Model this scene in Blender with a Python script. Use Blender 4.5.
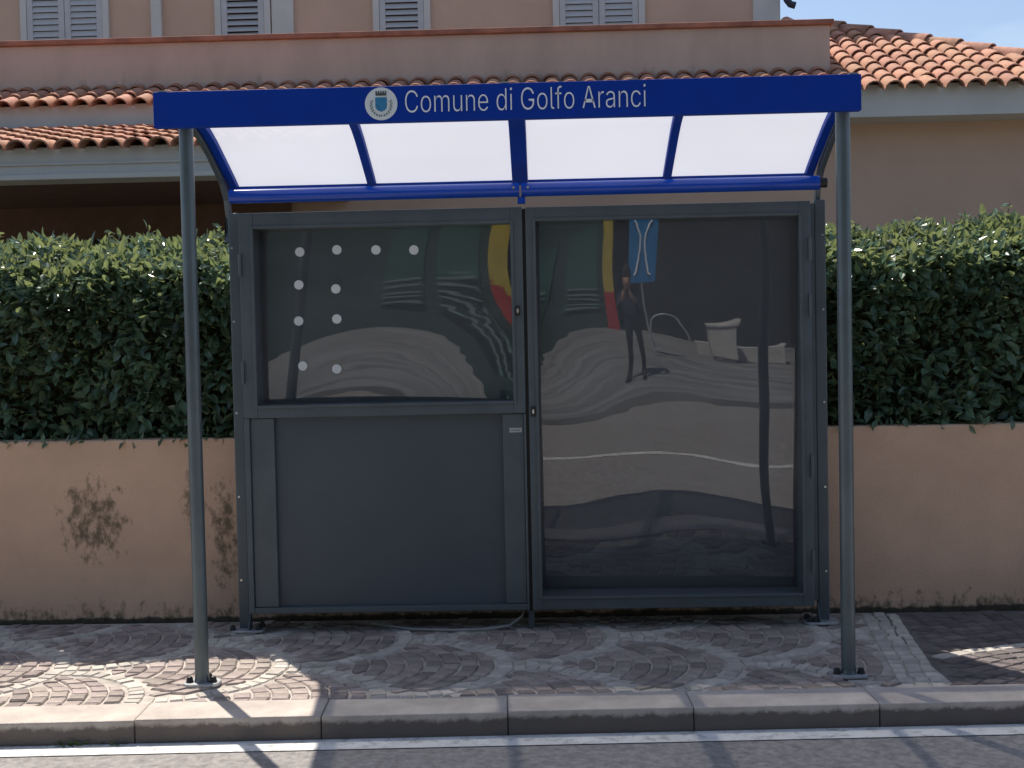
import bpy, bmesh, math, random
from mathutils import Vector, Matrix
random.seed(7)
R = math.radians
for o in list(bpy.data.objects): bpy.data.objects.remove(o)
S = bpy.context.scene
COL = S.collection

# ------------------------------------------------------------------ camera, sky, sun, exposure
F, EYE = 1250.0, 1.58
yaw, pitch, roll = math.atan(33/F), math.atan(46/F), 0.0205
fw = Vector((-math.sin(yaw)*math.cos(pitch), math.cos(yaw)*math.cos(pitch), -math.sin(pitch)))
rt = Vector((math.cos(yaw), math.sin(yaw), 0)); up = rt.cross(fw)
r2 = rt*math.cos(roll)-up*math.sin(roll); u2 = up*math.cos(roll)+rt*math.sin(roll)
cam = bpy.data.cameras.new('camera'); co = bpy.data.objects.new('camera', cam); COL.objects.link(co)
cam.sensor_width = 36; cam.lens = 36*F/1024; cam.clip_start = 0.02; cam.clip_end = 2000
M = Matrix((r2, u2, -fw)).transposed().to_4x4(); M.translation = (0, 0, EYE)
co.matrix_world = M
S.camera = co

SUN_TO = Vector((-0.282, 0.485, 1.0)).normalized()
W = bpy.data.worlds.new('World'); S.world = W; W.use_nodes = True
nt = W.node_tree; nt.nodes.clear()
sky = nt.nodes.new('ShaderNodeTexSky'); sky.sky_type = 'NISHITA'; sky.sun_disc = False
sky.sun_elevation = math.asin(SUN_TO.z); sky.sun_rotation = math.atan2(SUN_TO.x, SUN_TO.y)
sky.air_density = 0.9; sky.dust_density = 1.3; sky.ozone_density = 1.0
tc = nt.nodes.new('ShaderNodeTexCoord'); mp = nt.nodes.new('ShaderNodeMapping'); mp.inputs['Scale'].default_value = (2.2, 2.2, 7)
nz = nt.nodes.new('ShaderNodeTexNoise'); nz.inputs['Scale'].default_value = 1.6; nz.inputs['Detail'].default_value = 7; nz.inputs['Roughness'].default_value = .6
cr = nt.nodes.new('ShaderNodeValToRGB'); cr.color_ramp.elements[0].position = .46; cr.color_ramp.elements[1].position = .78
cr.color_ramp.elements[1].color = (.22, .22, .22, 1)
mx = nt.nodes.new('ShaderNodeMix'); mx.data_type = 'RGBA'; mx.inputs['B'].default_value = (8.5, 8.8, 9.2, 1)
bg = nt.nodes.new('ShaderNodeBackground'); bg.inputs['Strength'].default_value = 0.10
out = nt.nodes.new('ShaderNodeOutputWorld')
L = nt.links.new
L(tc.outputs['Generated'], mp.inputs['Vector']); L(mp.outputs['Vector'], nz.inputs['Vector']); L(nz.outputs['Fac'], cr.inputs['Fac'])
L(cr.outputs['Color'], mx.inputs['Factor']); L(sky.outputs['Color'], mx.inputs['A']); L(mx.outputs['Result'], bg.inputs['Color']); L(bg.outputs['Background'], out.inputs['Surface'])
sl = bpy.data.lights.new('sun', 'SUN'); sl.energy = 4.2; sl.angle = R(0.55); sl.color = (1.0, .93, .83)
so = bpy.data.objects.new('sun', sl); COL.objects.link(so); so.location = (-5, 10, 20)
so.rotation_euler = SUN_TO.to_track_quat('Z', 'Y').to_euler()
S.view_settings.view_transform = 'Standard'; S.view_settings.look = 'None'
S.view_settings.exposure = 0.6; S.view_settings.gamma = 1.0
S.cycles.max_bounces = 8; S.cycles.transparent_max_bounces = 12
S.cycles.use_denoising = True

# ------------------------------------------------------------------ materials
MATS = {}
def mat(name, col, rough=.6, metal=0., var=.12, scale=6., bump=0., bscale=60., spec=.5, col2=None, rand=0., island=0., coat=0., stretch=(1, 1, 1)):
    m = bpy.data.materials.new(name); m.use_nodes = True; n = m.node_tree; b = n.nodes['Principled BSDF']; l = n.links.new
    b.inputs['Roughness'].default_value = rough; b.inputs['Metallic'].default_value = metal
    b.inputs['Specular IOR Level'].default_value = spec; b.inputs['Coat Weight'].default_value = coat
    t = n.nodes.new('ShaderNodeTexCoord'); mpn = n.nodes.new('ShaderNodeMapping'); mpn.inputs['Scale'].default_value = stretch
    l(t.outputs['Object'], mpn.inputs['Vector'])
    z = n.nodes.new('ShaderNodeTexNoise'); z.inputs['Scale'].default_value = scale; z.inputs['Detail'].default_value = 6; z.inputs['Roughness'].default_value = .62
    l(mpn.outputs['Vector'], z.inputs['Vector'])
    r = n.nodes.new('ShaderNodeValToRGB'); c2 = col2 or tuple(c*(1-2*var) for c in col)
    r.color_ramp.elements[0].position = .3; r.color_ramp.elements[1].position = .7
    r.color_ramp.elements[0].color = (*c2, 1); r.color_ramp.elements[1].color = (*(tuple(min(1, c*(1+var)) for c in col) if not col2 else col), 1)
    l(z.outputs['Fac'], r.inputs['Fac']); last = r.outputs['Color']
    if rand or island:
        if rand: src = n.nodes.new('ShaderNodeObjectInfo').outputs['Random']; amt = rand
        else: src = n.nodes.new('ShaderNodeNewGeometry').outputs['Random Per Island']; amt = island
        mr = n.nodes.new('ShaderNodeMapRange'); mr.inputs['To Min'].default_value = 1-amt; mr.inputs['To Max'].default_value = 1+amt
        l(src, mr.inputs['Value'])
        hs = n.nodes.new('ShaderNodeHueSaturation'); l(mr.outputs['Result'], hs.inputs['Value']); l(last, hs.inputs['Color'])
        mr2 = n.nodes.new('ShaderNodeMapRange'); mr2.inputs['To Min'].default_value = .5-amt*.05; mr2.inputs['To Max'].default_value = .5+amt*.05
        ml = n.nodes.new('ShaderNodeMath'); ml.operation = 'FRACT'; mm = n.nodes.new('ShaderNodeMath'); mm.operation = 'MULTIPLY'; mm.inputs[1].default_value = 7.31
        l(src, mm.inputs[0]); l(mm.outputs[0], ml.inputs[0]); l(ml.outputs[0], mr2.inputs['Value']); l(mr2.outputs['Result'], hs.inputs['Hue'])
        last = hs.outputs['Color']
    l(last, b.inputs['Base Color'])
    if bump:
        z2 = n.nodes.new('ShaderNodeTexNoise'); z2.inputs['Scale'].default_value = bscale; z2.inputs['Detail'].default_value = 5
        l(t.outputs['Object'], z2.inputs['Vector'])
        bp = n.nodes.new('ShaderNodeBump'); bp.inputs['Strength'].default_value = bump; bp.inputs['Distance'].default_value = .01
        l(z2.outputs['Fac'], bp.inputs['Height']); l(bp.outputs['Normal'], b.inputs['Normal'])
    MATS[name] = m; m['_last'] = ''
    return m
def stain_or_shade(name, spots, col, base_z=None, base_h=.2, thr=.5, scale=14., amount=.85, stretch=(1, 1, .45), spread=.42):
    """grown dirt, and for the kerb also painted shade: noise cut by soft boxes (x,z,half width,half height) and by a strip of height base_h above base_z"""
    m = MATS[name]; n = m.node_tree; b = n.nodes['Principled BSDF']; l = n.links.new
    src = b.inputs['Base Color'].links[0].from_socket
    t = n.nodes.new('ShaderNodeTexCoord'); sp = n.nodes.new('ShaderNodeSeparateXYZ'); l(t.outputs['Object'], sp.inputs[0])
    def math_(op, a, c):
        q = n.nodes.new('ShaderNodeMath'); q.operation = op
        for i, v in enumerate((a, c)):
            if v is None: continue
            if isinstance(v, (int, float)): q.inputs[i].default_value = v
            else: l(v, q.inputs[i])
        return q.outputs[0]
    total = None
    for (x, zz, hx, hz) in spots:
        dx = math_('DIVIDE', math_('SUBTRACT', sp.outputs['X'], x), hx); dz = math_('DIVIDE', math_('SUBTRACT', sp.outputs['Z'], zz), hz)
        d = math_('ADD', math_('MULTIPLY', dx, dx), math_('MULTIPLY', dz, dz))
        v = math_('MAXIMUM', math_('SUBTRACT', 1.0, d), 0.0)
        total = v if total is None else math_('MAXIMUM', total, v)
    if base_z is not None:
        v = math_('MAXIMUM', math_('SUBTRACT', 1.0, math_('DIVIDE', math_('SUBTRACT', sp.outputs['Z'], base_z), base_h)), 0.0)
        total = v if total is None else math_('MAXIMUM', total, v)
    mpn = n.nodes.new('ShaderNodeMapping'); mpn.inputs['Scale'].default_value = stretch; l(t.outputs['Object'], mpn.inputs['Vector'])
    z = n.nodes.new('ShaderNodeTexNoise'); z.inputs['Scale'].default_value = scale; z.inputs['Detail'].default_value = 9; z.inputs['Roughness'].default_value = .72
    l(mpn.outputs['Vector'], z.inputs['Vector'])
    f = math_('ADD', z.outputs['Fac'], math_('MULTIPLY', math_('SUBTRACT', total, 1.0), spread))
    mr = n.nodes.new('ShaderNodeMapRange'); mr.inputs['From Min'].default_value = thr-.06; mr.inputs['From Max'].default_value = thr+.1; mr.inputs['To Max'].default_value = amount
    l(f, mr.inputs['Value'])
    mxn = n.nodes.new('ShaderNodeMix'); mxn.data_type = 'RGBA'; mxn.inputs['B'].default_value = (*col, 1)
    l(mr.outputs['Result'], mxn.inputs['Factor']); l(src, mxn.inputs['A']); l(mxn.outputs['Result'], b.inputs['Base Color'])

mat('asphalt', (.31, .288, .272), .9, var=.2, scale=28, bump=.6, bscale=220)
mat('ground', (.12, .11, .08), .95, var=.3, scale=2, bump=.3)
mat('mortar', (.52, .465, .41), .95, var=.2, scale=9, bump=.5, bscale=160)
mat('mortar_dark', (.17, .15, .14), .95, var=.2, scale=9, bump=.5, bscale=160)
mat('porphyry', (.335, .275, .245), .75, var=.16, scale=14, bump=.5, bscale=120, island=.3, rand=0)
mat('porphyry_one', (.335, .275, .245), .75, var=.16, scale=14, bump=.5, bscale=120, rand=.3)
mat('porphyry_dark', (.15, .125, .12), .75, var=.16, scale=14, bump=.5, bscale=120, island=.3)
mat('pale_stone', (.52, .475, .42), .85, var=.14, scale=12, bump=.4, bscale=120, island=.16)
mat('kerb', (.56, .49, .43), .9, var=.13, scale=5, bump=.5, bscale=150, rand=.08)
stain_or_shade('kerb', [], (.10, .08, .07), base_z=-.10, base_h=.105, thr=-.22, scale=6, amount=.86, spread=1.0, stretch=(1, 1, 1))  # soil on the kerb face, with its shade painted into the same darkening
mat('road_paint', (.70, .69, .66), .8, var=.1, scale=5, bump=.3, bscale=140)
stain_or_shade('road_paint', [], (.24, .23, .22), base_z=-10, base_h=1e6, thr=.57, scale=18, amount=.8)
mat('wall_peach', (.63, .425, .30), .95, var=.07, scale=2.2, bump=.35, bscale=90)
stain_or_shade('wall_peach', [(-2.60, .58, .40, .52), (-2.66, .72, .20, .16), (-2.02, .66, .14, .42), (-1.84, .50, .18, .66)], (.075, .068, .035), base_z=0, base_h=.36, thr=.455, scale=19, amount=.8, spread=.5, stretch=(1, 1, .6))
stain_or_shade('wall_peach', [], (.03, .03, .02), base_z=0, base_h=.06, thr=.2, scale=9, amount=.9, stretch=(1, 1, 1), spread=.8)
mat('house_peach', (.60, .42, .315), .95, var=.05, scale=1.2, bump=.2, bscale=60)
mat('parapet_peach', (.60, .44, .355), .95, var=.08, scale=2, bump=.2, bscale=60, stretch=(1, 1, .35))
stain_or_shade('parapet_peach', [], (.17, .14, .10), base_z=4.28, base_h=.5, thr=.42, scale=4, amount=.6, stretch=(1, 1, .5))
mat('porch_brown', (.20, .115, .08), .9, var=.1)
mat('coping', (.42, .17, .11), .85, var=.2, scale=4)
mat('white_trim', (.60, .60, .57), .8, var=.05, scale=2)
mat('tile', (.50, .245, .155), .85, var=.26, scale=5, bump=.3, bscale=80, rand=.15)
stain_or_shade('tile', [], (.16, .12, .09), base_z=-1000, base_h=1e6, thr=.56, scale=9, amount=.7, stretch=(1, 1, 1))
mat('tile_join', (.38, .185, .125), .85, var=.22, scale=7, bump=.3, bscale=80, island=.22)
mat('roof_under', (.22, .11, .08), .95)
mat('shutter', (.50, .52, .53), .6, var=.05)
mat('dark_gap', (.02, .02, .02), .9)
mat('pipe_dark', (.03, .04, .06), .5)
mat('frame_grey', (.092, .115, .132), .42, metal=.25, var=.08, scale=5, bump=.04, bscale=400)
mat('post_grey', (.12, .15, .165), .38, metal=.45, var=.08, scale=5, bump=.05, bscale=400)
mat('board_dark', (.115, .135, .17), .6, var=.12, scale=1.5)
mat('panel_grey', (.064, .082, .100), .45, var=.08, scale=1.4)
mat('blue', (.001, .038, .33), .55, var=.04, spec=.2)
mat('blue_rail', (.006, .055, .40), .18, var=.05)
mat('galvanised', (.46, .48, .50), .45, metal=.5, var=.15, scale=20)
mat('steel', (.7, .7, .7), .3, metal=.9)
mat('black_rubber', (.012, .012, .012), .5)
mat('letter_white', (.80, .82, .86), .6, var=.02)
mat('emblem_white', (.74, .78, .78), .6, var=.02)
mat('emblem_blue', (.03, .22, .42), .6, var=.1, scale=60)
mat('emblem_green', (.22, .28, .26), .6, var=.2, scale=60)
mat('emblem_brown', (.09, .10, .09), .6, var=.2, scale=60)
mat('pad_white', (.62, .65, .66), .6, var=.03)
mat('label_silver', (.5, .5, .5), .5)
mat('cable_grey', (.3, .3, .3), .6)
mat('dark_brown', (.035, .03, .018), .95)
mat('bark', (.09, .07, .05), .95)
mat('weed', (.07, .12, .03), .7)
mat('green_wall', (.030, .065, .058), .8, var=.1, scale=2)
mat('green_door', (.035, .11, .085), .55, var=.1)
mat('door_slat', (.19, .26, .25), .5)
mat('dark_void', (.028, .030, .034), .9, var=.25, scale=1.5)
mat('yellow', (.55, .42, .05), .7); mat('red', (.45, .03, .025), .7)
mat('far_paving', (.23, .23, .23), .9, var=.28, scale=1.5, bump=.3, stretch=(.35, 2.2, 1))
mat('white_wall', (.50, .48, .45), .9)
mat('sign_blue', (.02, .22, .5), .4); mat('skin', (.42, .23, .16), .55, var=.05); mat('cloth_dark', (.02, .022, .03), .9, var=.2, bump=.3)
mat('cloth_shirt', (.03, .035, .06), .9, var=.2, bump=.3); mat('hair', (.02, .013, .009), .6); mat('shoe', (.03, .028, .03), .6)

def leaf_mat():
    m = mat('leaf', (.10, .180, .125), .2, var=.3, scale=3, spec=.55, island=.38)
    n = m.node_tree; b = n.nodes['Principled BSDF']; o = n.nodes['Material Output']
    tr = n.nodes.new('ShaderNodeBsdfTranslucent'); tr.inputs['Color'].default_value = (.34, .40, .15, 1)
    mx_ = n.nodes.new('ShaderNodeMixShader'); mx_.inputs[0].default_value = .3
    n.links.new(b.outputs[0], mx_.inputs[1]); n.links.new(tr.outputs[0], mx_.inputs[2]); n.links.new(mx_.outputs[0], o.inputs['Surface'])
    return m
leaf_mat()
def poly_mat():
    m = bpy.data.materials.new('opal_sheet'); m.use_nodes = True; n = m.node_tree; b = n.nodes['Principled BSDF']; o = n.nodes['Material Output']
    b.inputs['Base Color'].default_value = (.80, .81, .86, 1); b.inputs['Roughness'].default_value = .35
    tr = n.nodes.new('ShaderNodeBsdfTranslucent'); tr.inputs['Color'].default_value = (.48, .50, .56, 1)
    t = n.nodes.new('ShaderNodeTexCoord'); z = n.nodes.new('ShaderNodeTexNoise'); z.inputs['Scale'].default_value = 1.7; z.inputs['Detail'].default_value = 6; n.links.new(t.outputs['Object'], z.inputs['Vector'])
    mr = n.nodes.new('ShaderNodeMapRange'); mr.inputs['To Min'].default_value = .62; mr.inputs['To Max'].default_value = .74; n.links.new(z.outputs['Fac'], mr.inputs['Value'])
    mx_ = n.nodes.new('ShaderNodeMixShader'); n.links.new(mr.outputs['Result'], mx_.inputs[0])
    n.links.new(b.outputs[0], mx_.inputs[1]); n.links.new(tr.outputs[0], mx_.inputs[2])
    tp = n.nodes.new('ShaderNodeBsdfTransparent'); mx2 = n.nodes.new('ShaderNodeMixShader'); mx2.inputs[0].default_value = .115
    n.links.new(mx_.outputs[0], mx2.inputs[1]); n.links.new(tp.outputs[0], mx2.inputs[2]); n.links.new(mx2.outputs[0], o.inputs['Surface'])
    MATS['opal_sheet'] = m
poly_mat()
def pane_mat():
    m = bpy.data.materials.new('clear_pane'); m.use_nodes = True; n = m.node_tree; n.nodes.clear()
    o = n.nodes.new('ShaderNodeOutputMaterial'); fr = n.nodes.new('ShaderNodeFresnel'); fr.inputs['IOR'].default_value = 2.0
    tr = n.nodes.new('ShaderNodeBsdfTransparent'); tr.inputs['Color'].default_value = (.86, .88, .88, 1)
    g = n.nodes.new('ShaderNodeBsdfGlossy'); g.inputs['Roughness'].default_value = .012; g.inputs['Color'].default_value = (.95, .96, 1, 1)
    t = n.nodes.new('ShaderNodeTexCoord'); mpn = n.nodes.new('ShaderNodeMapping'); mpn.inputs['Scale'].default_value = (.45, 1, 2.0)
    z = n.nodes.new('ShaderNodeTexNoise'); z.inputs['Scale'].default_value = 3.2; z.inputs['Detail'].default_value = 2
    bp = n.nodes.new('ShaderNodeBump'); bp.inputs['Strength'].default_value = .04; bp.inputs['Distance'].default_value = .010
    n.links.new(t.outputs['Object'], mpn.inputs['Vector']); n.links.new(mpn.outputs['Vector'], z.inputs['Vector']); n.links.new(z.outputs['Fac'], bp.inputs['Height'])
    n.links.new(bp.outputs['Normal'], g.inputs['Normal'])
    df = n.nodes.new('ShaderNodeBsdfDiffuse'); df.inputs['Color'].default_value = (.50, .54, .60, 1)
    z3 = n.nodes.new('ShaderNodeTexNoise'); z3.inputs['Scale'].default_value = 3.0; z3.inputs['Detail'].default_value = 8; z3.inputs['Roughness'].default_value = .7; n.links.new(mpn.outputs['Vector'], z3.inputs['Vector'])
    mr = n.nodes.new('ShaderNodeMapRange'); mr.inputs['To Min'].default_value = .03; mr.inputs['To Max'].default_value = .15; n.links.new(z3.outputs['Fac'], mr.inputs['Value'])
    mxd = n.nodes.new('ShaderNodeMixShader'); n.links.new(mr.outputs['Result'], mxd.inputs[0]); n.links.new(tr.outputs[0], mxd.inputs[1]); n.links.new(df.outputs[0], mxd.inputs[2])
    mx_ = n.nodes.new('ShaderNodeMixShader'); n.links.new(fr.outputs[0], mx_.inputs[0]); n.links.new(mxd.outputs[0], mx_.inputs[1]); n.links.new(g.outputs[0], mx_.inputs[2])
    n.links.new(mx_.outputs[0], o.inputs['Surface']); MATS['clear_pane'] = m
pane_mat()

# ------------------------------------------------------------------ mesh helpers
class MB:
    def __init__(s): s.v = []; s.f = []
    def add(s, vs, fs):
        k = len(s.v); s.v += [tuple(p) for p in vs]; s.f += [tuple(i+k for i in f) for f in fs]; return s
    def box(s, x0, x1, y0, y1, z0, z1):
        return s.add([(x0, y0, z0), (x1, y0, z0), (x1, y1, z0), (x0, y1, z0), (x0, y0, z1), (x1, y0, z1), (x1, y1, z1), (x0, y1, z1)],
                     [(0, 3, 2, 1), (4, 5, 6, 7), (0, 1, 5, 4), (1, 2, 6, 5), (2, 3, 7, 6), (3, 0, 4, 7)])
    def tube(s, pts, r, n=10, caps=True):
        pts = [Vector(p) for p in pts]; rs = r if isinstance(r, (list, tuple)) else [r]*len(pts); base = len(s.v); ref = None
        for i, p in enumerate(pts):
            d = (pts[min(i+1, len(pts)-1)]-pts[max(i-1, 0)]).normalized()
            if ref is None: ref = d.orthogonal().normalized()
            ref = (ref-d*ref.dot(d)).normalized(); b = d.cross(ref)
            for k in range(n):
                a = 2*math.pi*k/n; s.v.append(tuple(p+(ref*math.cos(a)+b*math.sin(a))*rs[i]))
        for i in range(len(pts)-1):
            for k in range(n):
                a, b_ = base+i*n+k, base+i*n+(k+1) % n; s.f.append((a, b_, b_+n, a+n))
        if caps: s.f.append(tuple(base+k for k in reversed(range(n)))); s.f.append(tuple(base+(len(pts)-1)*n+k for k in range(n)))
        return s
    def disc(s, c, r, y0, y1, n=24, rx=None):        # short cylinder along Y
        rx = rx or r; a = [2*math.pi*k/n for k in range(n)]
        vs = [(c[0]+rx*math.cos(t), y0, c[1]+r*math.sin(t)) for t in a]+[(c[0]+rx*math.cos(t), y1, c[1]+r*math.sin(t)) for t in a]
        return s.add(vs, [tuple(range(n)), tuple(reversed(range(n, 2*n)))]+[(k, n+k, n+(k+1) % n, (k+1) % n) for k in range(n)])
    def strip(s, prof, x0, x1, th, xf=None):                  # sheet through profile [(y,z)] between x0 and x1, thickness th upwards
        n = len(prof); vs = []
        for x in (x0, x1):
            for i, (y, z) in enumerate(prof):
                a = prof[max(i-1, 0)]; b = prof[min(i+1, n-1)]; d = Vector((b[0]-a[0], b[1]-a[1])).normalized(); nn = Vector((d.y, -d.x))
                if nn.y < 0: nn = -nn
                q = xf(x, y) if xf else x; vs += [(q, y, z), (q, y+nn.x*th, z+nn.y*th)]
        fs = []; o = 2*n
        for i in range(n-1):
            a = 2*i; fs += [(a, a+2, o+a+2, o+a), (a+1, o+a+1, o+a+3, a+3), (a, a+1, a+3, a+2), (o+a, o+a+2, o+a+3, o+a+1)]
        fs += [(0, o, o+1, 1), (2*n-2, 2*n-1, o+2*n-1, o+2*n-2)]
        return s.add(vs, fs)
    def mesh(s, name, m):
        me = bpy.data.meshes.new(name); me.from_pydata(s.v, [], s.f); me.update()
        if m: me.materials.append(MATS[m])
        return me
    def build(s, name, m, parent=None, bevel=0, smooth=False, fix=True):
        me = s.mesh(name, m)
        if fix:
            bm = bmesh.new(); bm.from_mesh(me); bmesh.ops.recalc_face_normals(bm, faces=bm.faces); bm.to_mesh(me); bm.free()
        if smooth:
            for p in me.polygons: p.use_smooth = True
            me.set_sharp_from_angle(angle=R(40))
        return link(name, me, parent, bevel)
def link(name, me, parent=None, bevel=0):
    o = bpy.data.objects.new(name, me); COL.objects.link(o)
    if parent: o.parent = parent
    if bevel:
        b = o.modifiers.new('bevel', 'BEVEL'); b.width = bevel; b.segments = 2; b.limit_method = 'ANGLE'
    return o
def empty(name, loc=(0, 0, 0)):
    o = bpy.data.objects.new(name, None); COL.objects.link(o); o.location = loc; o.empty_display_size = .2; return o
def tag(o, label=None, cat=None, group=None, kind=None):
    if label: o['label'] = label
    if cat: o['category'] = cat
    if group: o['group'] = group
    if kind: o['kind'] = kind
    return o
def thing(name, label, cat, group=None): return tag(empty(name), label, cat, group)
def B(*a): return MB().box(*a)

# ------------------------------------------------------------------ ground, road, pavement, kerb
g = MB().add([(-400, -400, -.30), (400, -400, -.30), (400, 400, -.30), (-400, 400, -.30)], [(0, 1, 2, 3)]).build('ground', 'ground'); tag(g, kind='structure')
road = MB().add([(-60, .2, -.095), (60, .2, -.095), (60, 5.4, -.095), (-60, 5.4, -.095)], [(0, 1, 2, 3)]).build('road', 'asphalt'); tag(road, kind='structure')
def quad(x0, x1, y0, y1, z): return MB().add([(x0, y0, z), (x1, y0, z), (x1, y1, z), (x0, y1, z)], [(0, 1, 2, 3)])
SKEW = .032
el = quad(-9, 9, 5.075, 5.207, -.091).build('edge_line', 'road_paint', road)
for v in el.data.vertices: v.co.y += SKEW*v.co.x
quad(-60, 60, 2.72, 2.84, -.091).build('centre_line', 'road_paint', road)
KX0, KL = -1.758, .785
kerb = B(-12, 12, 5.3, 5.40, -.28, -.1).build('kerb', 'mortar_dark'); tag(kerb, kind='structure')
def kerb_mesh():
    bm = bmesh.new(); bmesh.ops.create_cube(bm, size=1)
    for v in bm.verts: v.co = Vector((v.co.x*(KL-.003), v.co.y*.25, v.co.z*.20-.10))
    bmesh.ops.bevel(bm, geom=[e for e in bm.edges], offset=.006, segments=2, affect='EDGES', profile=.5)
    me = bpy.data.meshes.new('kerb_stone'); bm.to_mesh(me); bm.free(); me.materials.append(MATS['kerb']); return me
km = kerb_mesh()
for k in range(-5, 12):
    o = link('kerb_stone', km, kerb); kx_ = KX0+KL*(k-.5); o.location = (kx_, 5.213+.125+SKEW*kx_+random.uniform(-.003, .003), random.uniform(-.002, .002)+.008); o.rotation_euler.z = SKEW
pav = B(-12, 1.80, 5.30, 7.04, -.25, -.009).build('pavement', 'mortar'); tag(pav, kind='structure')
B(1.802, 12, 5.36, 7.04, -.25, -.0095).build('dark_bed', 'mortar_dark', pav)

# fan-laid cobbles
RC = .55; CY0 = 6.0; AX0 = -.18
def stone(c, depth=.05, h=0., ch=.008, squeeze=.86):
    """chamfered sett from four plan corners"""
    cx = sum(p[0] for p in c)/4; cy = sum(p[1] for p in c)/4
    top = [(cx+(p[0]-cx)*squeeze, cy+(p[1]-cy)*squeeze, h) for p in c]; low = [(p[0], p[1], h-ch) for p in c]; bot = [(p[0], p[1], h-depth) for p in c]
    vs = bot+low+top
    fs = [(8, 9, 10, 11)]+[(i, (i+1) % 4, 4+(i+1) % 4, 4+i) for i in range(4)]+[(4+i, 4+(i+1) % 4, 8+(i+1) % 4, 8+i) for i in range(4)]
    return vs, fs
setts = []          # (corners, kind)
def in_cell(x, y, cx, cy, shrink):
    if math.hypot(x-cx, y-cy) > RC-shrink: return False
    for s in (-1, 1):
        if math.hypot(x-cx+RC, y-cy-s*RC) < RC+.012: return False
    return True
XR = 1.52
def keep(x, y): return -3.6 < x < XR+ (y-5.5)*.13 and 5.38 < y < 7.02
for j in range(-2, 4):
    cy = CY0+j*RC
    for i in range(-6, 6):
        cx = AX0-RC+i*2*RC+(RC if j % 2 else 0)
        if cx > 2.3 or cx < -4.2: continue
        # pale rim band
        nb = 26
        for k in range(nb):
            a0 = -math.pi/2+math.pi*k/nb; a1 = a0+math.pi/nb*.9
            c = [(cx+r*math.cos(a), cy+r*math.sin(a)) for r, a in ((RC-.072, a0), (RC, a0), (RC, a1), (RC-.072, a1))]
            mx_, my_ = sum(p[0] for p in c)/4, sum(p[1] for p in c)/4
            if keep(mx_, my_) and all(5.36 < p[1] < 7.03 for p in c): setts.append((c, 'pale'))
        # arcs of setts from the tail tip to the rim
        d = .088; s = .06
        while s < 2*RC-.085:
            def rho(s_): return s_*(1-.5*s_/(2*RC))
            s1 = s+d*.88; rm = rho(s+d/2); n = max(1, int(round(2*2.0*rm/.098)))
            for k in range(n):
                a0 = -2.0+4.0*k/n; a1 = a0+4.0/n*(1-.010/(4.0/n*rm+1e-6)); jit = random.uniform(-.004, .004)
                def pt(s_, a): q = rho(s_); return (cx-RC+s_-q+q*math.cos(a)+jit, cy+q*math.sin(a))
                c = [pt(s, a0), pt(s1, a0), pt(s1, a1), pt(s, a1)]
                mx_, my_ = sum(p[0] for p in c)/4, sum(p[1] for p in c)/4
                if not in_cell(mx_, my_, cx, cy, .10) or not keep(mx_, my_): continue
                cc = []
                for p in c:
                    t = 1.
                    while t > .3 and not (in_cell(mx_+(p[0]-mx_)*t, my_+(p[1]-my_)*t, cx, cy, .088) and 5.36 < my_+(p[1]-my_)*t < 7.03): t -= .1
                    cc.append((mx_+(p[0]-mx_)*t, my_+(p[1]-my_)*t))
                ar = abs(sum(cc[q][0]*cc[(q+1) % 4][1]-cc[(q+1) % 4][0]*cc[q][1] for q in range(4)))/2
                if ar > .0012: setts.append((cc, 'porphyry'))
            s += d
# border course between the two pavings
for k in range(21):
    y0 = 5.38+k*.078; y1 = y0+.070
    xs_ = [0, .07+random.uniform(-.012, .012), .14+random.uniform(-.012, .012), .205]
    for q in range(3):
        f0 = XR+.03+(y0-5.5)*.13+xs_[q]; f1 = XR+.03+(y1-5.5)*.13+xs_[q]; w_ = xs_[q+1]-xs_[q]-.008; dy = random.uniform(-.006, .004)
        setts.append(([(f0, y0), (f0+w_, y0), (f1+w_, y1+dy), (f1, y1+dy)], 'pale'))
# older dark paving to the right: long shallow arcs
for k in range(0, 26):
    r0 = 1.0+k*.1
    for q in range(60):
        a0 = math.pi*.5+(q-30)*.1/r0; a1 = a0+.092/r0
        c = [(3.1+r*math.cos(a), 4.9+r*math.sin(a)*.75) for r, a in ((r0, a0), (r0+.09, a0), (r0+.09, a1), (r0, a1))]
        mx_, my_ = sum(p[0] for p in c)/4, sum(p[1] for p in c)/4
        if XR+.30+(my_-5.5)*.13 < mx_ < 5.4 and all(5.36 < p[1] < 7.03 for p in c): setts.append((c, 'pale' if k == 9 else 'dark'))
def area(c): return abs(sum(c[q][0]*c[(q+1) % 4][1]-c[(q+1) % 4][0]*c[q][1] for q in range(4)))/2
def seen(c):
    x = sum(p[0] for p in c)/4; y = sum(p[1] for p in c)/4
    return abs(x+.1) < y*.40
order = sorted([i for i, (c, k) in enumerate(setts) if k == 'porphyry' and seen(c)], key=lambda i: -area(setts[i][0])/(sum(p[1] for p in setts[i][0])/4)**3)
single = set(order[:300])
joined = {'pale': MB(), 'porphyry': MB(), 'dark': MB()}
for i, (c, k) in enumerate(setts):
    h = random.gauss(0, .0022)
    if i in single:
        x = sum(p[0] for p in c)/4; y = sum(p[1] for p in c)/4
        vs, fs = stone([(p[0]-x, p[1]-y) for p in c]); o = MB().add(vs, fs).build('paving_stone', 'porphyry_one', pav, fix=False); o.location = (x, y, h)
    else:
        joined[k].add(*stone(c, h=h-(.001 if k == 'pale' else 0)))
for k, nm, mm in (('pale', 'pale_course', 'pale_stone'), ('porphyry', 'paving_stones', 'porphyry'), ('dark', 'dark_paving_stones', 'porphyry_dark')):
    tag(joined[k].build(nm, mm, pav, fix=False), kind='stuff')

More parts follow.
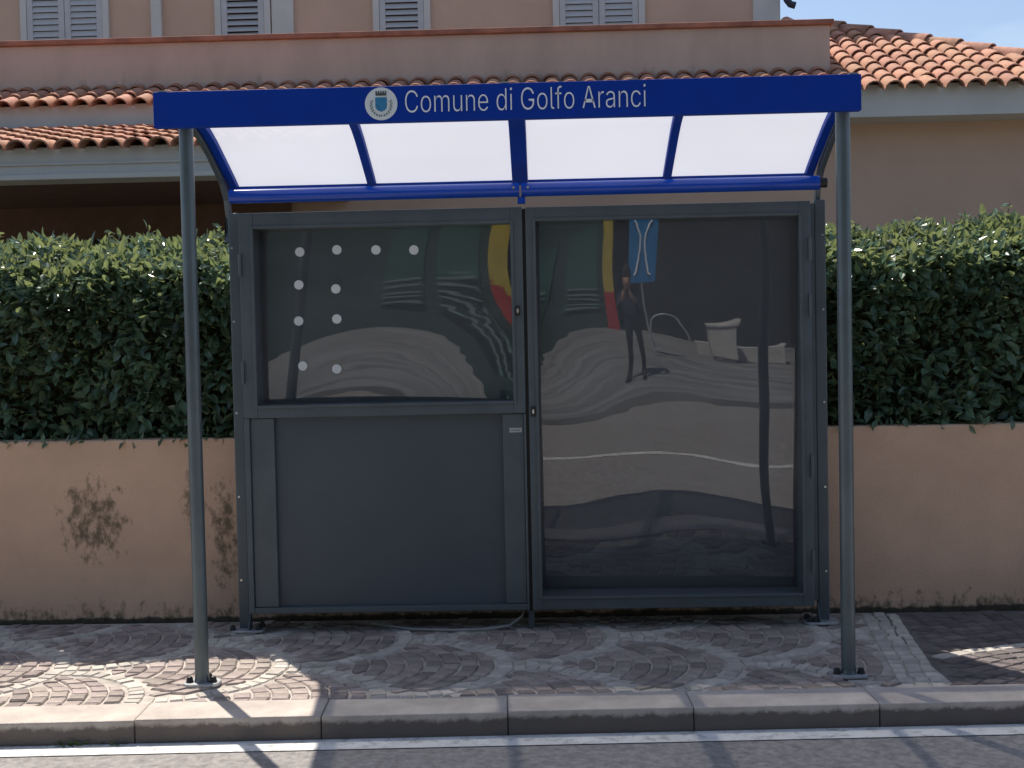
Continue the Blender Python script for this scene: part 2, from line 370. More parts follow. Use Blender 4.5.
# ------------------------------------------------------------------ garden wall, garden, hedge
gw = B(-12, 12, 7.05, 7.27, -.2, 1.045).build('garden_wall', 'wall_peach', bevel=.012)
tag(gw, 'low peach rendered wall with black mould stains behind the shelter', 'wall')
tag(B(-14, 14, 7.27, 40, -.25, .85).build('garden', 'ground'), kind='structure')

hedge = thing('hedge', 'dense clipped evergreen hedge growing above the low peach wall', 'hedge')
core = MB(); core.box(-6.1, 6.1, 7.36, 8.05, .84, 1.90); core.box(-6.1, 6.1, 7.46, 8.05, 1.90, 2.0); core.box(-6.1, 6.1, 7.6, 8.05, 2.0, 2.07); tag(core.build('light_block_core', 'dark_brown', hedge), kind='stuff')  # solid dark boxes added inside the hedge to block light
def leaf_verts(L_, w, fold=.25, bend=.12):
    return [Vector((0, 0, 0)), Vector((-w/2, L_*.45, fold*w*.5)), Vector((0, L_*.45, 0)), Vector((w/2, L_*.45, fold*w*.5)), Vector((0, L_, -bend*L_)), Vector((-w*.36, L_*.75, fold*w*.25-.05*L_)), Vector((w*.36, L_*.75, fold*w*.25-.05*L_))], \
           [(0, 2, 1), (0, 3, 2), (1, 2, 4, 5), (2, 3, 6, 4)]
LV, LF = leaf_verts(1, .42)
def leaf_matrix(p, out, size):
    d = (out+Vector((random.gauss(0, .55), random.gauss(0, .55), random.gauss(-.15, .55)))).normalized()
    n = Vector((random.gauss(0, .5), -.35+random.gauss(0, .4), .75+random.gauss(0, .35))); n = (n-d*n.dot(d)).normalized()
    x = d.cross(n)
    m = Matrix((x*size, d*size, n*size)).transposed().to_4x4(); m.translation = p; return m
def hedge_top(x): return 1.965+.014*math.sin(x*2.1+1)+.014*math.sin(x*5.3)+.02*math.sin(x*11.7)
def hedge_front(x, z): return 7.16+max(0, z-1.93)*.9+.03*math.sin(x*3.1+z*4)+.025*math.sin(x*7.7-z*6)
leaves = MB(); fronts = []
def put_leaf(p, outv, size):
    m = leaf_matrix(p, outv, size); leaves.add([m @ v for v in LV], LF)
for i in range(24000):                                   # front face
    x = random.uniform(-6, 6); z = random.uniform(1.02, hedge_top(x)); dep = abs(random.gauss(0, .07))
    if i % 5 == 0: z = random.uniform(1.72, hedge_top(x)+.08)
    cl = math.sin(x*13+z*5)*math.sin(z*17-x*4)*.03
    p = Vector((x, hedge_front(x, z)+dep+cl, z)); s = random.uniform(.07, .115)
    if i < 300 and abs(x+.1) < 2.7: fronts.append((Vector((x, hedge_front(x, z)-.015, z)), s)); continue
    put_leaf(p, Vector((0, -.8, .1)), s)
for i in range(21000):                                   # top
    x = random.uniform(-6, 6); y = random.uniform(7.2, 8.2); z = hedge_top(x)+.02+.22*min(1, max(0, (y-7.2)/.55))**.8-abs(random.gauss(0, .04))-max(0, y-8.05)*.8
    if random.random() < .03: z += random.uniform(0, .06)
    put_leaf(Vector((x, y, z+.012*math.sin(x*19)*math.sin(y*15))), Vector((0, -.35, .5)), random.uniform(.06, .10))
for i in range(500):                                     # overhang at the foot and sprigs above
    x = random.uniform(-6, 6); put_leaf(Vector((x, random.uniform(7.04, 7.16), random.uniform(1.04, 1.10))), Vector((0, -.5, -.6)), random.uniform(.05, .08))
sprigs = MB()
for i in range(70):
    x = random.uniform(-5, 5); y = random.uniform(7.5, 8.0); z0 = hedge_top(x)+.22; hgt = random.uniform(.03, .12); lean = Vector((random.gauss(0, .05), random.gauss(0, .04), hgt))
    sprigs.tube([(x, y, z0-.05), Vector((x, y, z0))+lean], .0025, 5)
    for q in range(7): put_leaf(Vector((x, y, z0))+lean*(.25+.75*q/6), Vector((random.gauss(0, .7), random.gauss(0, .7), .5)), random.uniform(.045, .07))
tag(leaves.build('foliage', 'leaf', hedge, fix=False), kind='stuff')
tag(sprigs.build('sprig_stems', 'bark', hedge), kind='stuff')
lm = MB().add(LV, LF).mesh('leaf', 'leaf')
for p, s in fronts:
    o = link('leaf', lm, hedge); o.matrix_local = leaf_matrix(p, Vector((0, -.7, .1)), s*1.05)

# ------------------------------------------------------------------ house
house = thing('house', 'peach two-storey villa with terracotta tiled roofs and grey shutters behind the hedge', 'house')
B(-8, 6.45, 13.8, 14.2, .3, 4.0).build('front_wall', 'house_peach', house)
B(6.2, 6.45, 14.2, 22, .3, 4.0).build('side_wall', 'house_peach', house)
B(-8.5, 6.95, 13.36, 13.80, 3.83, 4.165).build('eave_board', 'white_trim', house)
B(-8.5, 3.19, 13.9, 14.1, 4.0, 4.93).build('parapet', 'parapet_peach', house)
B(3.0, 3.187, 14.1, 18, 4.0, 4.928).build('parapet_return', 'parapet_peach', house)
B(-8.5, 3.23, 13.85, 14.15, 4.932, 4.99).build('coping', 'coping', house, bevel=.012)
B(2.98, 3.23, 14.152, 18, 4.932, 4.988).build('coping', 'coping', house, bevel=.012)
B(-8.5, 3.0, 14.1, 18, 3.9, 4.1).build('terrace_floor', 'house_peach', house)
B(-11, 3.40, 18, 26, 3.5, 9.3).build('upper_wall', 'house_peach', house)
B(-11.6, 3.52, 17.45, 26.5, 9.3, 9.5).build('upper_eave', 'white_trim', house)
B(3.05, 3.43, 17.96, 18.3, 4.0, 9.3).build('corner_pilaster', 'white_trim', house)
B(-5.53, -5.385, 17.92, 18.0, 4.0, 9.3).build('downpipe_strip', 'white_trim', house)
B(-3.80, -3.49, 17.95, 18.0, 4.0, 9.3).build('pilaster', 'white_trim', house)
MB().tube([(3.50, 17.9, 9.3), (3.50, 17.9, 6.36), (3.515, 17.9, 6.26), (3.56, 17.9, 6.20), (3.63, 17.9, 6.18)], .05, 12).build('rain_elbow', 'pipe_dark', house, smooth=True)
slat_me = {}
def window(x0, x1, leaves_n, z0=4.3, z1=7.1, Y=18.0, tilt=40, gap=False):
    w = MB()
    for a, b in ((x0, x0+.09), (x1-.09, x1)): w.box(a, b, Y-.06, Y, z0, z1)
    w.box(x0+.09, x1-.09, Y-.058, Y, z1-.09, z1)
    wo = w.build('window_frame', 'white_trim', house)
    B(x0+.09, x1-.09, Y-.012, Y-.002, z0, z1-.09).build('dark_reveal', 'dark_gap', wo)
    lw = (x1-x0-.18)/leaves_n
    for k in range(leaves_n):
        a = x0+.09+k*lw+.004; b = a+lw-.008; f = MB()
        f.box(a, a+.085, Y-.052, Y-.014, z0, z1-.095); f.box(b-.085, b, Y-.052, Y-.014, z0, z1-.095); f.box(a+.085, b-.085, Y-.05, Y-.015, z1-.19, z1-.095)
        sh = f.build('shutter', 'shutter', house, bevel=.004)
        wd = round(b-a-.17, 3)
        if wd not in slat_me: slat_me[wd] = B(-wd/2, wd/2, -.004, .004, -.043, .043).mesh('slat', 'shutter')
        z = 5.55
        while z < z1-.22:
            s = link('slat', slat_me[wd], sh); s.location = ((a+b)/2, Y-.034, z); s.rotation_euler = (R(-tilt), 0, 0); z += .088
window(-7.43, -6.15, 2, tilt=20); window(-4.62, -3.82, 1, tilt=34); window(-2.35, -1.53, 1, tilt=30); window(.215, 1.52, 2, tilt=20)

# roofs
def tile_mesh(r0=.100, r1=.080, ln=.47, th=.016, n=7, name='tile', m='tile'):
    vs = []; fs = []
    for r, y in ((r0, 0), (r0-th, 0), (r1, ln), (r1-th, ln)):
        for k in range(n+1):
            a = math.pi*k/n; vs.append((r*math.cos(a), y, r*math.sin(a)*.95))
    q = n+1
    for k in range(n):
        fs += [(k, k+1, 2*q+k+1, 2*q+k), (q+k+1, q+k, 3*q+k, 3*q+k+1), (k+1, k, q+k, q+k+1), (2*q+k, 2*q+k+1, 3*q+k+1, 3*q+k)]
    fs += [(0, 2*q, 3*q, q), (n, q+n, 3*q+n, 2*q+n)]
    return vs, fs
TV, TF = tile_mesh()
tm = MB().add(TV, TF).mesh('tile', 'tile')
for p in tm.polygons: p.use_smooth = True
tm.set_sharp_from_angle(angle=R(50))
def tiled_roof(name, x0, x1, yE, zE, yT, slope, col=.208, row=.315, inside=lambda x, y: True, single=lambda x, y: True, poly=None):
    al = math.atan(slope); zT = zE+(yT-yE)*slope
    pl = poly or [(x0, yE+.2), (x1, yE+.2), (x1, yT), (x0, yT)]
    zz = lambda y: zE+(y-yE)*slope
    n = len(pl)
    base = MB().add([(x, y, zz(y)-.035) for x, y in pl]+[(x, y, zz(y)-.09) for x, y in pl], [tuple(range(n)), tuple(range(2*n-1, n-1, -1))]+[(i, (i+1) % n, n+(i+1) % n, n+i) for i in range(n)]).build(name, 'roof_under', house)
    pans = MB(); rest = MB()
    ncol = int((x1-x0)/col); nrow = int(math.hypot(yT-yE, zT-zE)/row)+1
    for c in range(ncol+1):
        x = x0+.1+c*col
        for k in range(nrow):
            s = k*row-.06; y = yE+s*math.cos(al); z = zE+s*math.sin(al)+.006
            if y > yT+.05: continue
            ok = inside(x, y+.2)
            jm = Matrix.Translation((x+random.gauss(0, .005), y, z+.012)) @ Matrix.Rotation(al-.045+random.gauss(0, .008), 4, 'X') @ Matrix.Rotation(random.gauss(0, .015), 4, 'Z')
            if ok:
                if single(x, y):
                    o = link('tile', tm, base); o.matrix_local = jm
                else: rest.add([jm @ Vector(v) for v in TV], TF)
            if inside(x+col/2, y+.25) and x+col/2 < x1:   # channel tile between two covers
                mm = Matrix.Translation((x+col/2, y+(.16 if k == 0 else -.02), z+.040)) @ Matrix.Rotation(al-.04, 4, 'X') @ Matrix.Rotation(math.pi, 4, 'Y') @ Matrix.Diagonal((1, 1, .5, 1))
                pans.add([mm @ Vector(v) for v in TV], TF)
    for b_, nm in ((pans, 'channel_tiles'), (rest, 'outer_tiles')):
        if b_.v: tag(b_.build(nm, 'tile_join', base, smooth=True, fix=False), kind='stuff')
    return base
tiled_roof('porch_roof', -8, -2.05, 10.92, 3.30, 13.30, .228, single=lambda x, y: x > -5.3)
tiled_roof('eave_roof', -8.5, 3.19, 13.3, 4.125, 13.9, .42, single=lambda x, y: x > -6.3)
hx = lambda y: 6.55-(y-13.3)*.933
hip = tiled_roof('hip_roof', 3.19, 6.95, 13.3, 4.10, 16.6, .45, inside=lambda x, y: x < hx(y)-.04, poly=[(3.19, 13.5), (6.52, 13.5), (hx(16.6), 16.6), (3.19, 16.6)])
MB().add([(6.55, 13.5, 4.1), (6.55, 22, 4.1), (hx(16.6), 22, 5.54), (hx(16.6), 16.6, 5.54)], [(0, 1, 2, 3)]).build('hip_side_slope', 'tile_join', hip)
hv, hf = tile_mesh(.125, .10, .50, .018); rm = MB().add(hv, hf).mesh('ridge_tile', 'tile')
for p in rm.polygons: p.use_smooth = True
rm.set_sharp_from_angle(angle=R(50))
p0 = Vector((6.55, 13.3, 4.06)); p1 = Vector((hx(16.6), 16.6, 4.06+3.3*.45)); d = (p1-p0); ln = d.length; d.normalize()
MB().tube([p0+Vector((0, 0, -.02)), p1+Vector((0, 0, -.02))], .11, 8).build('hip_mortar', 'roof_under', hip)
for k in range(int(ln/.42)):
    o = link('ridge_tile', rm, hip); x = d.cross(Vector((0, 0, 1))).normalized(); n_ = x.cross(d)
    mm = Matrix((x, d, n_)).transposed().to_4x4(); mm.translation = p0+d*(k*.42-.05)+n_*.05; o.matrix_local = mm @ Matrix.Rotation(-.03, 4, 'X')
# porch
bm_ = MB(); bm_.box(-8, -2.1, 10.99, 11.25, 3.105, 3.345); bm_.box(-8, -2.08, 10.965, 11.27, 3.185, 3.205); bm_.box(-8, -2.07, 10.94, 11.28, 3.055, 3.103)
bm_.build('porch_beam', 'white_trim', house, bevel=.006)
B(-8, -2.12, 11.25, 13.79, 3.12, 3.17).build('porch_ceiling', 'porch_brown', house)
B(-2.13, -2.10, 11.25, 13.3, 3.17, 3.55).build('porch_gable', 'house_peach', house)
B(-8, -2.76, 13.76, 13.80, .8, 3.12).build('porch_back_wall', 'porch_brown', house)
for x in (-7.2,):
    B(x-.14, x+.14, 10.99, 11.25, .8, 3.03).build('porch_column', 'house_peach', house)
pw = MB(); pw.box(-5.1, -3.9, 13.70, 13.76, 1.0, 2.75).build('porch_door', 'dark_brown', house)

# ------------------------------------------------------------------ bus shelter
sh = thing('bus_shelter', 'grey and blue steel bus shelter with dark glazed notice panels on the pavement', 'bus shelter')
YF, YR = 5.72, 6.82
XF = (-1.62, 1.366); XRr = (-1.678, 1.495)
def plate(x, y, w, d, parent, n=28):
    vs = []; fs = []
    for z, k in ((.002, 1), (.012, 1), (.014, .97)):
        for i in range(n):
            a = 2*math.pi*i/n; c, s = math.cos(a), math.sin(a); e = .6
            vs.append((x+w/2*k*math.copysign(abs(c)**e, c), y+d/2*k*math.copysign(abs(s)**e, s), z))
    for q in range(2):
        for i in range(n): fs.append((q*n+i, q*n+(i+1) % n, (q+1)*n+(i+1) % n, (q+1)*n+i))
    fs += [tuple(range(2*n, 3*n)), tuple(reversed(range(n)))]
    return MB().add(vs, fs).build('base_plate', 'galvanised', parent)
def bolt(x, y, parent, r=.017, h=.042):
    n = 12; prof = [(r*1.05, .014), (r*1.05, .02), (r*.92, .022), (r*.9, h*.7), (r*.65, h*.93), (.001, h)]
    vs = [(x+q*math.cos(2*math.pi*i/n), y+q*math.sin(2*math.pi*i/n), z) for q, z in prof for i in range(n)]
    fs = [(a*n+i, a*n+(i+1) % n, (a+1)*n+(i+1) % n, (a+1)*n+i) for a in range(len(prof)-1) for i in range(n)]
    return MB().add(vs, fs).build('anchor_cap', 'black_rubber', parent, smooth=True)
for x in XF:
    p = MB().tube([(x, YF, .012), (x, YF, 2.60)], .0325, 24).build('front_post', 'post_grey', sh, smooth=True)
    MB().tube([(x, YF, .012), (x, YF, .03)], [.037, .034], 24).build('weld_collar', 'post_grey', p, smooth=True)
    plate(x, YF, .17, .12, p); bolt(x-.055, YF-.012, p); bolt(x+.055, YF-.012, p); bolt(x+.02, YF+.045, p)
for x in XRr:
    p = B(x-.03, x+.03, YR-.03, YR+.03, .012, 2.29).build('rear_post', 'frame_grey', sh, bevel=.006)
    s_ = 1 if x < 0 else -1
    plate(x+.02*s_, YR-.03, .19, .15, p); bolt(x-.055, YR-.075, p); bolt(x+.085*s_+.0, YR-.07, p); bolt(x+s_*.09, YR+.0, p)
    for z in (.28, .74, 1.2, 1.7, 2.1):
        MB().disc((x-.012*s_, z), .006, YR-.034, YR-.030, 10).build('screw', 'steel', p)
    gu = MB().add([(x+.032*s_, YR-.03, .014), (x+.032*s_, YR-.10, .014), (x+.032*s_, YR-.03, .11), (x+.038*s_, YR-.03, .014), (x+.038*s_, YR-.10, .014), (x+.038*s_, YR-.03, .11)], [(0, 1, 2), (3, 5, 4), (0, 3, 4, 1), (1, 4, 5, 2), (0, 2, 5, 3)]).build('gusset', 'frame_grey', p)
# roof arcs
arc = [(6.84, 2.13), (6.845, 2.27), (6.81, 2.36), (6.72, 2.44), (6.60, 2.497), (6.48, 2.55), (6.33, 2.605), (6.18, 2.645), (6.0, 2.668), (5.85, 2.675), (5.74, 2.677)]
def drawn_in(x, y): return -.12+(x+.12)*(1-.11*max(0, 6.15-y))
for x in (-1.72, 1.495):
    MB().strip(arc, x-.014, x+.014, .05, drawn_in).build('side_arc', 'frame_grey', sh, bevel=.004)
xr = (-1.682, -.925, -.115, .685, 1.452)
roofarc = [(6.865, 2.412), (6.78, 2.45), (6.67, 2.495), (6.55, 2.543), (6.42, 2.594), (6.30, 2.632), (6.18, 2.657), (6.0, 2.680), (5.85, 2.687), (5.70, 2.688)]
for i, x in enumerate(xr):
    w = .042 if i == 2 else .022
    MB().strip(roofarc, x-w, x+w, .040, drawn_in).build('roof_rib', 'blue', sh, bevel=.004)
for i in range(4):
    a = xr[i]+(.043 if i == 2 else .023); b = xr[i+1]-(.043 if i == 1 else .023)
    sheet = MB(); pr_ = [(y, z+.030) for y, z in roofarc]
    sheet.add([(drawn_in(x, y), y, z) for x in (a, b) for y, z in pr_], [(q, q+1, len(pr_)+q+1, len(pr_)+q) for q in range(len(pr_)-1)])
    sheet.build('roof_sheet', 'opal_sheet', sh, smooth=True)
    B(a+.001, b-.001, 6.842, 6.864, 2.415, 2.438).build('sheet_rail', 'blue', sh)
t = MB().tube([(-1.645, 6.6, 2.357), (-.115, 6.6, 2.357)], .037, 20).build('rear_rail', 'blue_rail', sh, smooth=True)
t2 = MB().tube([(-.105, 6.6, 2.357), (1.45, 6.6, 2.357)], .037, 20).build('rear_rail', 'blue_rail', sh, smooth=True)
for x in (-.145, -.07): MB().disc((x, 2.365), .007, 6.558, 6.564, 10).build('screw', 'steel', t2)
B(-.125, -.085, 6.58, 6.62, 2.285, 2.318).build('rail_bracket', 'blue', sh)
MB().tube([(1.451, 6.6, 2.357), (1.49, 6.6, 2.357)], .026, 16).build('rail_end', 'black_rubber', sh, smooth=True)
# fascia with lettering and crest
fa = B(-1.742, 1.431, 5.635, 5.68, 2.560, 2.7205).build('fascia', 'blue', sh, bevel=.004)
for x in (-1.70, -.155, .42, 1.40): B(x-.02, x+.02, 5.64, 5.675, 2.7215, 2.728).build('top_clip', 'steel', fa)
FONT = None
try: FONT = bpy.data.fonts.load(bpy.utils.system_resource('DATAFILES', path='fonts')+'/Inter.woff2')     # ships with Blender
except Exception: pass
def lettering(body, x0, x1, zb, cap, Y, parent, m):
    cu = bpy.data.curves.new('text', 'FONT'); cu.body = body; cu.size = 1; cu.font = FONT or cu.font; cu.extrude = .002; cu.offset = -.010; cu.resolution_u = 4
    o = bpy.data.objects.new('text', cu); COL.objects.link(o); bpy.context.view_layer.update()
    me = bpy.data.meshes.new_from_object(o.evaluated_get(bpy.context.evaluated_depsgraph_get())); bpy.data.objects.remove(o)
    xs = [v.co.x for v in me.vertices]; ys = [v.co.y for v in me.vertices]
    sx = (x1-x0)/(max(xs)-min(xs)); capu = max(v.co.y for v in me.vertices)
    sz = cap/capu; mnx = min(xs)
    for v in me.vertices: v.co = Vector((x0+(v.co.x-mnx)*sx, Y-v.co.z, zb+v.co.y*sz))
    me.materials.clear(); me.materials.append(MATS[m]); return link('lettering', me, parent)
lettering('Comune di Golfo Aranci', -.602, .474, 2.5985, .102, 5.6325, fa, 'letter_white')
ec = (-.710, 2.6415)
MB().disc(ec, .073, 5.6325, 5.6355, 40).build('emblem_disc', 'emblem_white', fa)
def flat(pts, y0, y1):
    n = len(pts); return MB().add([(x, y0, z) for x, z in pts]+[(x, y1, z) for x, z in pts], [tuple(range(n)), tuple(reversed(range(n, 2*n)))]+[(i, n+i, n+(i+1) % n, (i+1) % n) for i in range(n)])
ex, ez = ec
flat([(ex-.026, ez+.028), (ex+.026, ez+.028), (ex+.026, ez-.015), (ex+.018, ez-.028), (ex, ez-.036), (ex-.018, ez-.028), (ex-.026, ez-.015)], 5.630, 5.632).build('emblem_shield', 'emblem_blue', fa)
cro = MB()
for k in range(5): cro.box(ex-.024+k*.0105, ex-.0175+k*.0105, 5.630, 5.632, ez+.047, ez+.056)
cro.box(ex-.024, ex+.0245, 5.630, 5.632, ez+.036, ez+.0465); cro.build('emblem_crown', 'emblem_brown', fa)
wr = MB()
for s_ in (-1, 1):
    for k in range(14):
        a = R(-90+s_*(6+k*8)); c = (ex+.045*math.cos(a)+(.003 if k % 2 else -.003), ez-.004+.050*math.sin(a)); wr.disc(c, .0045, 5.630, 5.632, 6, rx=.003)
wr.build('emblem_wreath', 'emblem_green', fa)

# notice cases: frame, board, bowed pane
YP0 = 6.70; YB = 6.940
def case(x0, x1, z0, z1, gx0, gx1, gz0, gz1, name, label):
    f = MB()
    f.box(x0, gx0, YP0, YB+.02, z0, z1); f.box(gx1, x1, YP0, YB+.02, z0, z1)
    f.box(gx0, gx1, YP0+.0005, YB+.02, gz1, z1); f.box(gx0, gx1, YP0+.0005, YB+.02, z0, gz0)
    o = f.build(name, 'frame_grey', sh, bevel=.004); o['label'] = label
    b = MB(); e = .016                                   # proud glazing bead
    b.box(gx0-e, gx0, YP0-.009, YP0-.0005, gz0-e, gz1+e); b.box(gx1, gx1+e, YP0-.009, YP0-.0005, gz0-e, gz1+e)
    b.box(gx0, gx1, YP0-.0085, YP0-.0005, gz1, gz1+e); b.box(gx0, gx1, YP0-.0085, YP0-.0005, gz0-e, gz0)
    b.build('glazing_bead', 'frame_grey', o, bevel=.003)
    B(gx0-.005, gx1+.005, YB, YB+.01, gz0-.005, gz1+.005).build('backing_board', 'board_dark', o)
    return o
def pane(parent, gx0, gx1, gz0, gz1, fn, nx=60, nz=70):
    vs = []; fs = []
    for j in range(nz+1):
        for i in range(nx+1):
            u, v = i/nx, j/nz; x = gx0+(gx1-gx0)*u; z = gz0+(gz1-gz0)*v; vs.append((x, fn(u, v, x, z), z))
    for j in range(nz):
        for i in range(nx):
            a = j*(nx+1)+i; fs.append((a, a+1, a+nx+2, a+nx+1))
    o = MB().add(vs, fs).build('pane', 'clear_pane', parent, fix=False)
    for p in o.data.polygons: p.use_smooth = True
    return o
PI = math.pi
LC = case(-1.631, -.1055, 1.175, 2.279, -1.551, -.170, 1.243, 2.193, 'upper_notice_case', 'glazed notice case with ten white pads, left half of the shelter')
def fnL(u, v, x, z):
    return 6.815-(z-1.72)*(.028+.034*math.sin(PI*u))-.006*math.sin(PI*u)*math.sin(PI*v)-.016*(x+.86)-.06*(x+.86)*(z-1.65)**2
pane(LC, -1.5505, -.1705, 1.2435, 2.1925, fnL)
RCc = case(-.0885, 1.425, .109, 2.276, -.035, 1.363, .182, 2.200, 'tall_notice_case', 'tall empty glazed notice case, right half of the shelter')
def fnR(u, v, x, z):
    return 6.842-(z-1.19)*(.058+.012*math.sin(PI*u))-.016*math.sin(PI*v)-.044*(1-(1-u)**2)-.002*math.sin(2*PI*u*1.3+v*6)-.0010*math.sin(v*17+u*5)
pane(RCc, -.0345, 1.3625, .1825, 2.1995, fnR)
for (x, z) in [(-1.308, 2.067), (-1.107, 2.074), (-.896, 2.069), (-.691, 2.064), (-1.318, 1.89), (-1.118, 1.864), (-1.324, 1.695), (-1.117, 1.702), (-1.308, 1.452), (-1.124, 1.432)]:
    u = (x+1.5505)/1.38; v = (z-1.2435)/.949; y = fnL(u, v, x, z)
    k = y/6.74; X, Z = x*k, EYE+(z-EYE)*k
    pd = MB().disc((X, Z), .0255, y-.010, y-.004, 20).build('round_pad', 'pad_white', LC)
# lower panel
lp = MB(); lp.box(-1.631, -1.600, 6.702, 6.955, .109, 1.174); lp.box(-1.600, -1.470, 6.718, 6.90, .142, 1.1735); lp.box(-.232, -.118, 6.718, 6.90, .142, 1.1735)
lp.box(-.118, -.1055, 6.702, 6.955, .109, 1.1735); lp.box(-1.600, -.118, 6.703, 6.93, .109, .1415)
lp = lp.build('lower_panel_frame', 'frame_grey', sh, bevel=.004)
B(-1.4695, -.2325, 6.745, 6.76, .142, 1.173).build('infill_sheet', 'panel_grey', lp)
lab = B(-.196, -.130, 6.715, 6.7175, 1.072, 1.096).build('maker_label', 'label_silver', lp)
B(-.189, -.137, 6.7138, 6.7148, 1.082, 1.086).build('label_print', 'frame_grey', lab)
def lock(x, z, parent):
    o = B(x-.013, x+.013, YP0-.013, YP0-.0095, z-.027, z+.027).build('lock', 'black_rubber', parent, bevel=.003)
    MB().disc((x, z), .013, YP0-.017, YP0-.0135, 12, rx=.006).build('key_barrel', 'steel', o)
lock(-.138, 1.725, LC); lock(-.066, 1.184, RCc)
for z in (2.0, 1.42): MB().tube([(-1.625, YP0-.012, z-.06), (-1.625, YP0-.012, z+.06)], .009, 10).build('hinge', 'frame_grey', LC, smooth=True)
for z in (2.02, 1.72, .86, .35): MB().tube([(1.418, YP0-.012, z-.06), (1.418, YP0-.012, z+.06)], .009, 10).build('hinge', 'frame_grey', RCc, smooth=True)
for x0, x1 in ((-1.647, -1.632), (1.426, 1.464)): B(x0, x1, 6.79, 6.84, .12, 2.27).build('filler_strip', 'frame_grey', sh)
B(-.105, -.089, 6.72, 6.93, .1, 2.27).build('joint_strip', 'black_rubber', sh)
B(-.113, -.083, 6.75, 6.79, .0, .109).build('centre_foot', 'frame_grey', sh)
cab = MB().tube([(-.13, 6.80, .12), (-.15, 6.78, .06), (-.22, 6.74, .018), (-.36, 6.70, .009), (-.55, 6.69, .009), (-.75, 6.73, .009), (-.95, 6.86, .009)], .007, 8).build('cable', 'cable_grey', smooth=True)
tag(cab, 'thin grey cable lying under the notice panels of the shelter', 'cable')

# gutter weeds
wm = MB().add(LV, LF).mesh('leaf', 'weed')
for (x, y, n_, lb) in ((-2.02, 5.14, 16, 'small flat green weed in the gutter, larger of two'), (-1.86, 5.148, 8, 'tiny sparse weed in the gutter, nearer the kerb joint')):
    w = tag(empty('weed', (x, y, -.095)), lb, 'weed')
    for k in range(n_):
        m = leaf_matrix(Vector((random.gauss(0, .035), -abs(random.gauss(0, .008)), .003)), Vector((random.gauss(0, 1), -.3, .7)), random.uniform(.02, .04))
        link('leaf', wm, w).matrix_local = m

# ------------------------------------------------------------------ across the road (seen in the panes)
fp = B(-60, 60, -14, .35, -.28, .0).build('far_pavement', 'far_paving'); tag(fp, kind='structure')
ob = thing('shop_building', 'dark green shop front with roller door across the road', 'building')
YO = -7.0
B(-12, -.35, YO-8, YO, 0, 8.5).build('wall', 'green_wall', ob)
B(-.35, 14, YO-8, YO-1.2, 0, 8.5).build('dark_void_block', 'dark_void', ob)  # block added for the unlit void beside the shop, darkness put into its colour
def door(x0, x1, z0, z1):
    dd = B(x0, x1, YO, YO+.05, z0, z1).build('roller_door', 'green_door', ob)
    me = B(-(x1-x0)/2+.06, (x1-x0)/2-.06, -.02, .02, -.022, .022).mesh('door_slat', 'door_slat')
    for k in range(5):
        o = link('door_slat', me, dd); o.location = ((x0+x1)/2, YO+.07, z0+.08+k*.14)
door(-3.2, -2.2, .5, 2.1); door(-1.9, -.95, .5, 2.1)
B(-.75, -.40, YO, YO+.3, 1.12, 5.0).build('column_top', 'yellow', ob); B(-.75, -.40, YO, YO+.302, 0, 1.118).build('column_base', 'red', ob)
lw = B(2.0, 3.6, -5.2, -4.95, 0, .38).build('low_wall', 'white_wall', bevel=.02); tag(lw, 'low pale wall across the road beside the white box', 'wall')
ub = MB(); ub.box(2.3, 2.8, -4.7, -4.3, .1, .8); ub.box(2.27, 2.83, -4.73, -4.27, .802, .84); ub.box(2.35, 2.75, -4.65, -4.35, 0, .1)
tag(ub.build('utility_box', 'white_wall', bevel=.01), 'white utility box standing across the road by the low wall', 'utility box')
tag(MB().tube([(1.15+.5*math.cos(a), -2.6, .55+.5*math.sin(a)) for a in [PI*k/16 for k in range(17)]]+[(.65, -2.6, 0)], .025, 10).build('bike_hoop', 'galvanised', smooth=True), 'curved steel bicycle hoop across the road', 'bike rack')
sg = thing('road_sign', 'blue square road sign with white symbol on a grey pole across the road', 'sign')
MB().tube([(.62, -2.9, 0), (.62, -2.9, 2.3)], .03, 12).build('pole', 'galvanised', sg, smooth=True)
B(.27, .97, -2.868, -2.855, 1.55, 2.25).build('sign_plate', 'sign_blue', sg, bevel=.004)
sy = MB()
for s_ in (-1, 1):
    q = [(.62+s_*(.055+.16*((k-8)/8)**2), -2.848, 1.63+.54*k/16) for k in range(17)]; sy.tube(q, .022, 8)
sy.build('sign_symbol', 'letter_white', sg)

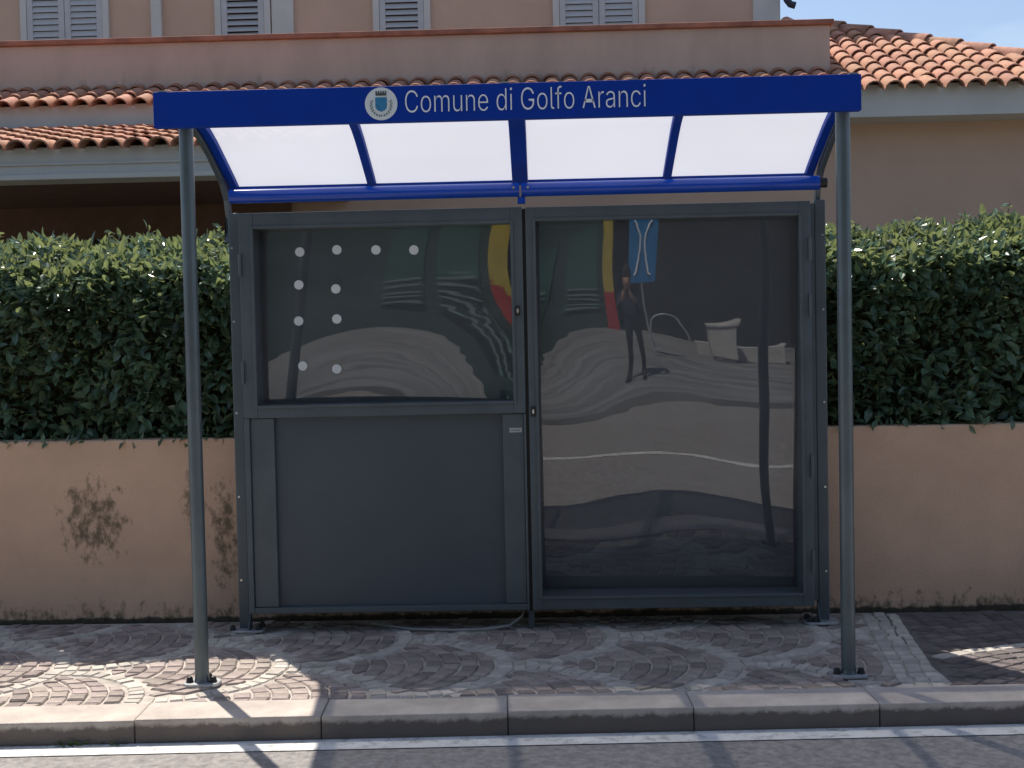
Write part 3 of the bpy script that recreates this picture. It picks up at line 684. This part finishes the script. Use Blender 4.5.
# photographer
pr = thing('person', 'person in dark clothes standing across the road holding up a phone', 'person')
def person(px, py):
    V = []; E_ = []; RR = []
    def n_(p, r, par=None):
        V.append(Vector(p)); RR.append(r); i = len(V)-1
        if par is not None: E_.append((par, i))
        return i
    pel = n_((0, 0, .95), .145); ab = n_((0, .01, 1.10), .135, pel); ch = n_((0, 0, 1.30), .155, ab); nb = n_((0, -.01, 1.46), .075, ch)
    nk = n_((0, .01, 1.53), .055, nb); hd = n_((0, .03, 1.62), .085, nk); ht = n_((0, .02, 1.72), .085, hd)
    n_((0, .125, 1.60), .022, hd)                        # nose
    for s in (-1, 1):
        n_((s*.085, .01, 1.62), .02, hd)                 # ear
        hp = n_((s*.10, 0, .88), .095, pel); kn = n_((s*.115, .025, .49), .058, hp); ak = n_((s*.12, -.01, .09), .04, kn); he = n_((s*.12, .01, .05), .043, ak); n_((s*.135, .17, .035), .035, he)
        sd = n_((s*.185, 0, 1.41), .062, ch); el = n_((s*.255, .12, 1.18), .046, sd); wr_ = n_((s*.11, .31, 1.40), .030, el); pm = n_((s*.088, .345, 1.455), .034, wr_)
        for k in range(4):
            a = n_((s*(.082-.002*k), .385, 1.445+.020*k), .0095, pm); b = n_((s*.060, .405, 1.448+.020*k), .0085, a); n_((s*.040, .397, 1.449+.019*k), .0075, b)
        th = n_((s*.072, .335, 1.50), .0105, pm); n_((s*.045, .352, 1.515), .009, th)
    me = bpy.data.meshes.new('body'); me.from_pydata([v+Vector((px, py, 0)) for v in V], E_, [])
    o = bpy.data.objects.new('body', me); COL.objects.link(o)
    sk = o.modifiers.new('skin', 'SKIN'); sk.use_smooth_shade = True; sub = o.modifiers.new('sub', 'SUBSURF'); sub.levels = 2; sub.render_levels = 2
    sv = me.skin_vertices[0].data
    for i, r in enumerate(RR): sv[i].radius = (r, r)
    sv[0].use_root = True
    bpy.context.view_layer.update()
    m2 = bpy.data.meshes.new_from_object(o.evaluated_get(bpy.context.evaluated_depsgraph_get())); bpy.data.objects.remove(o)
    m2.materials.clear()
    for m in ('skin', 'cloth_dark', 'cloth_shirt', 'shoe'): m2.materials.append(MATS[m])
    for p in m2.polygons:
        p.use_smooth = True; c = p.center; y = c.y-py; z = c.z
        p.material_index = 3 if z < .10 else 1 if z < .98 else 2 if z < 1.47 and y < .28 else 0
    bo = link('body', m2, pr)
    h = MB(); n = 14; vs = []; fs = []
    for j in range(7):
        t_ = j/6*PI*.58
        for i in range(n):
            a = 2*PI*i/n; vs.append((px+.108*math.sin(t_)*math.cos(a), py+.005+.118*math.sin(t_)*math.sin(a), 1.685+.125*math.cos(t_)+(.03 if math.sin(a) > .4 and j > 3 else 0)))
    for j in range(6):
        for i in range(n): fs.append((j*n+i, j*n+(i+1) % n, (j+1)*n+(i+1) % n, (j+1)*n+i))
    h.add(vs, fs).build('hair', 'hair', pr, smooth=True)
person(.26, -.48)
ph = MB().box(.185, .335, -.098, -.088, 1.435, 1.515).build('phone', 'black_rubber', bevel=.003)
tag(ph, 'black phone held up by the person across the road', 'phone')
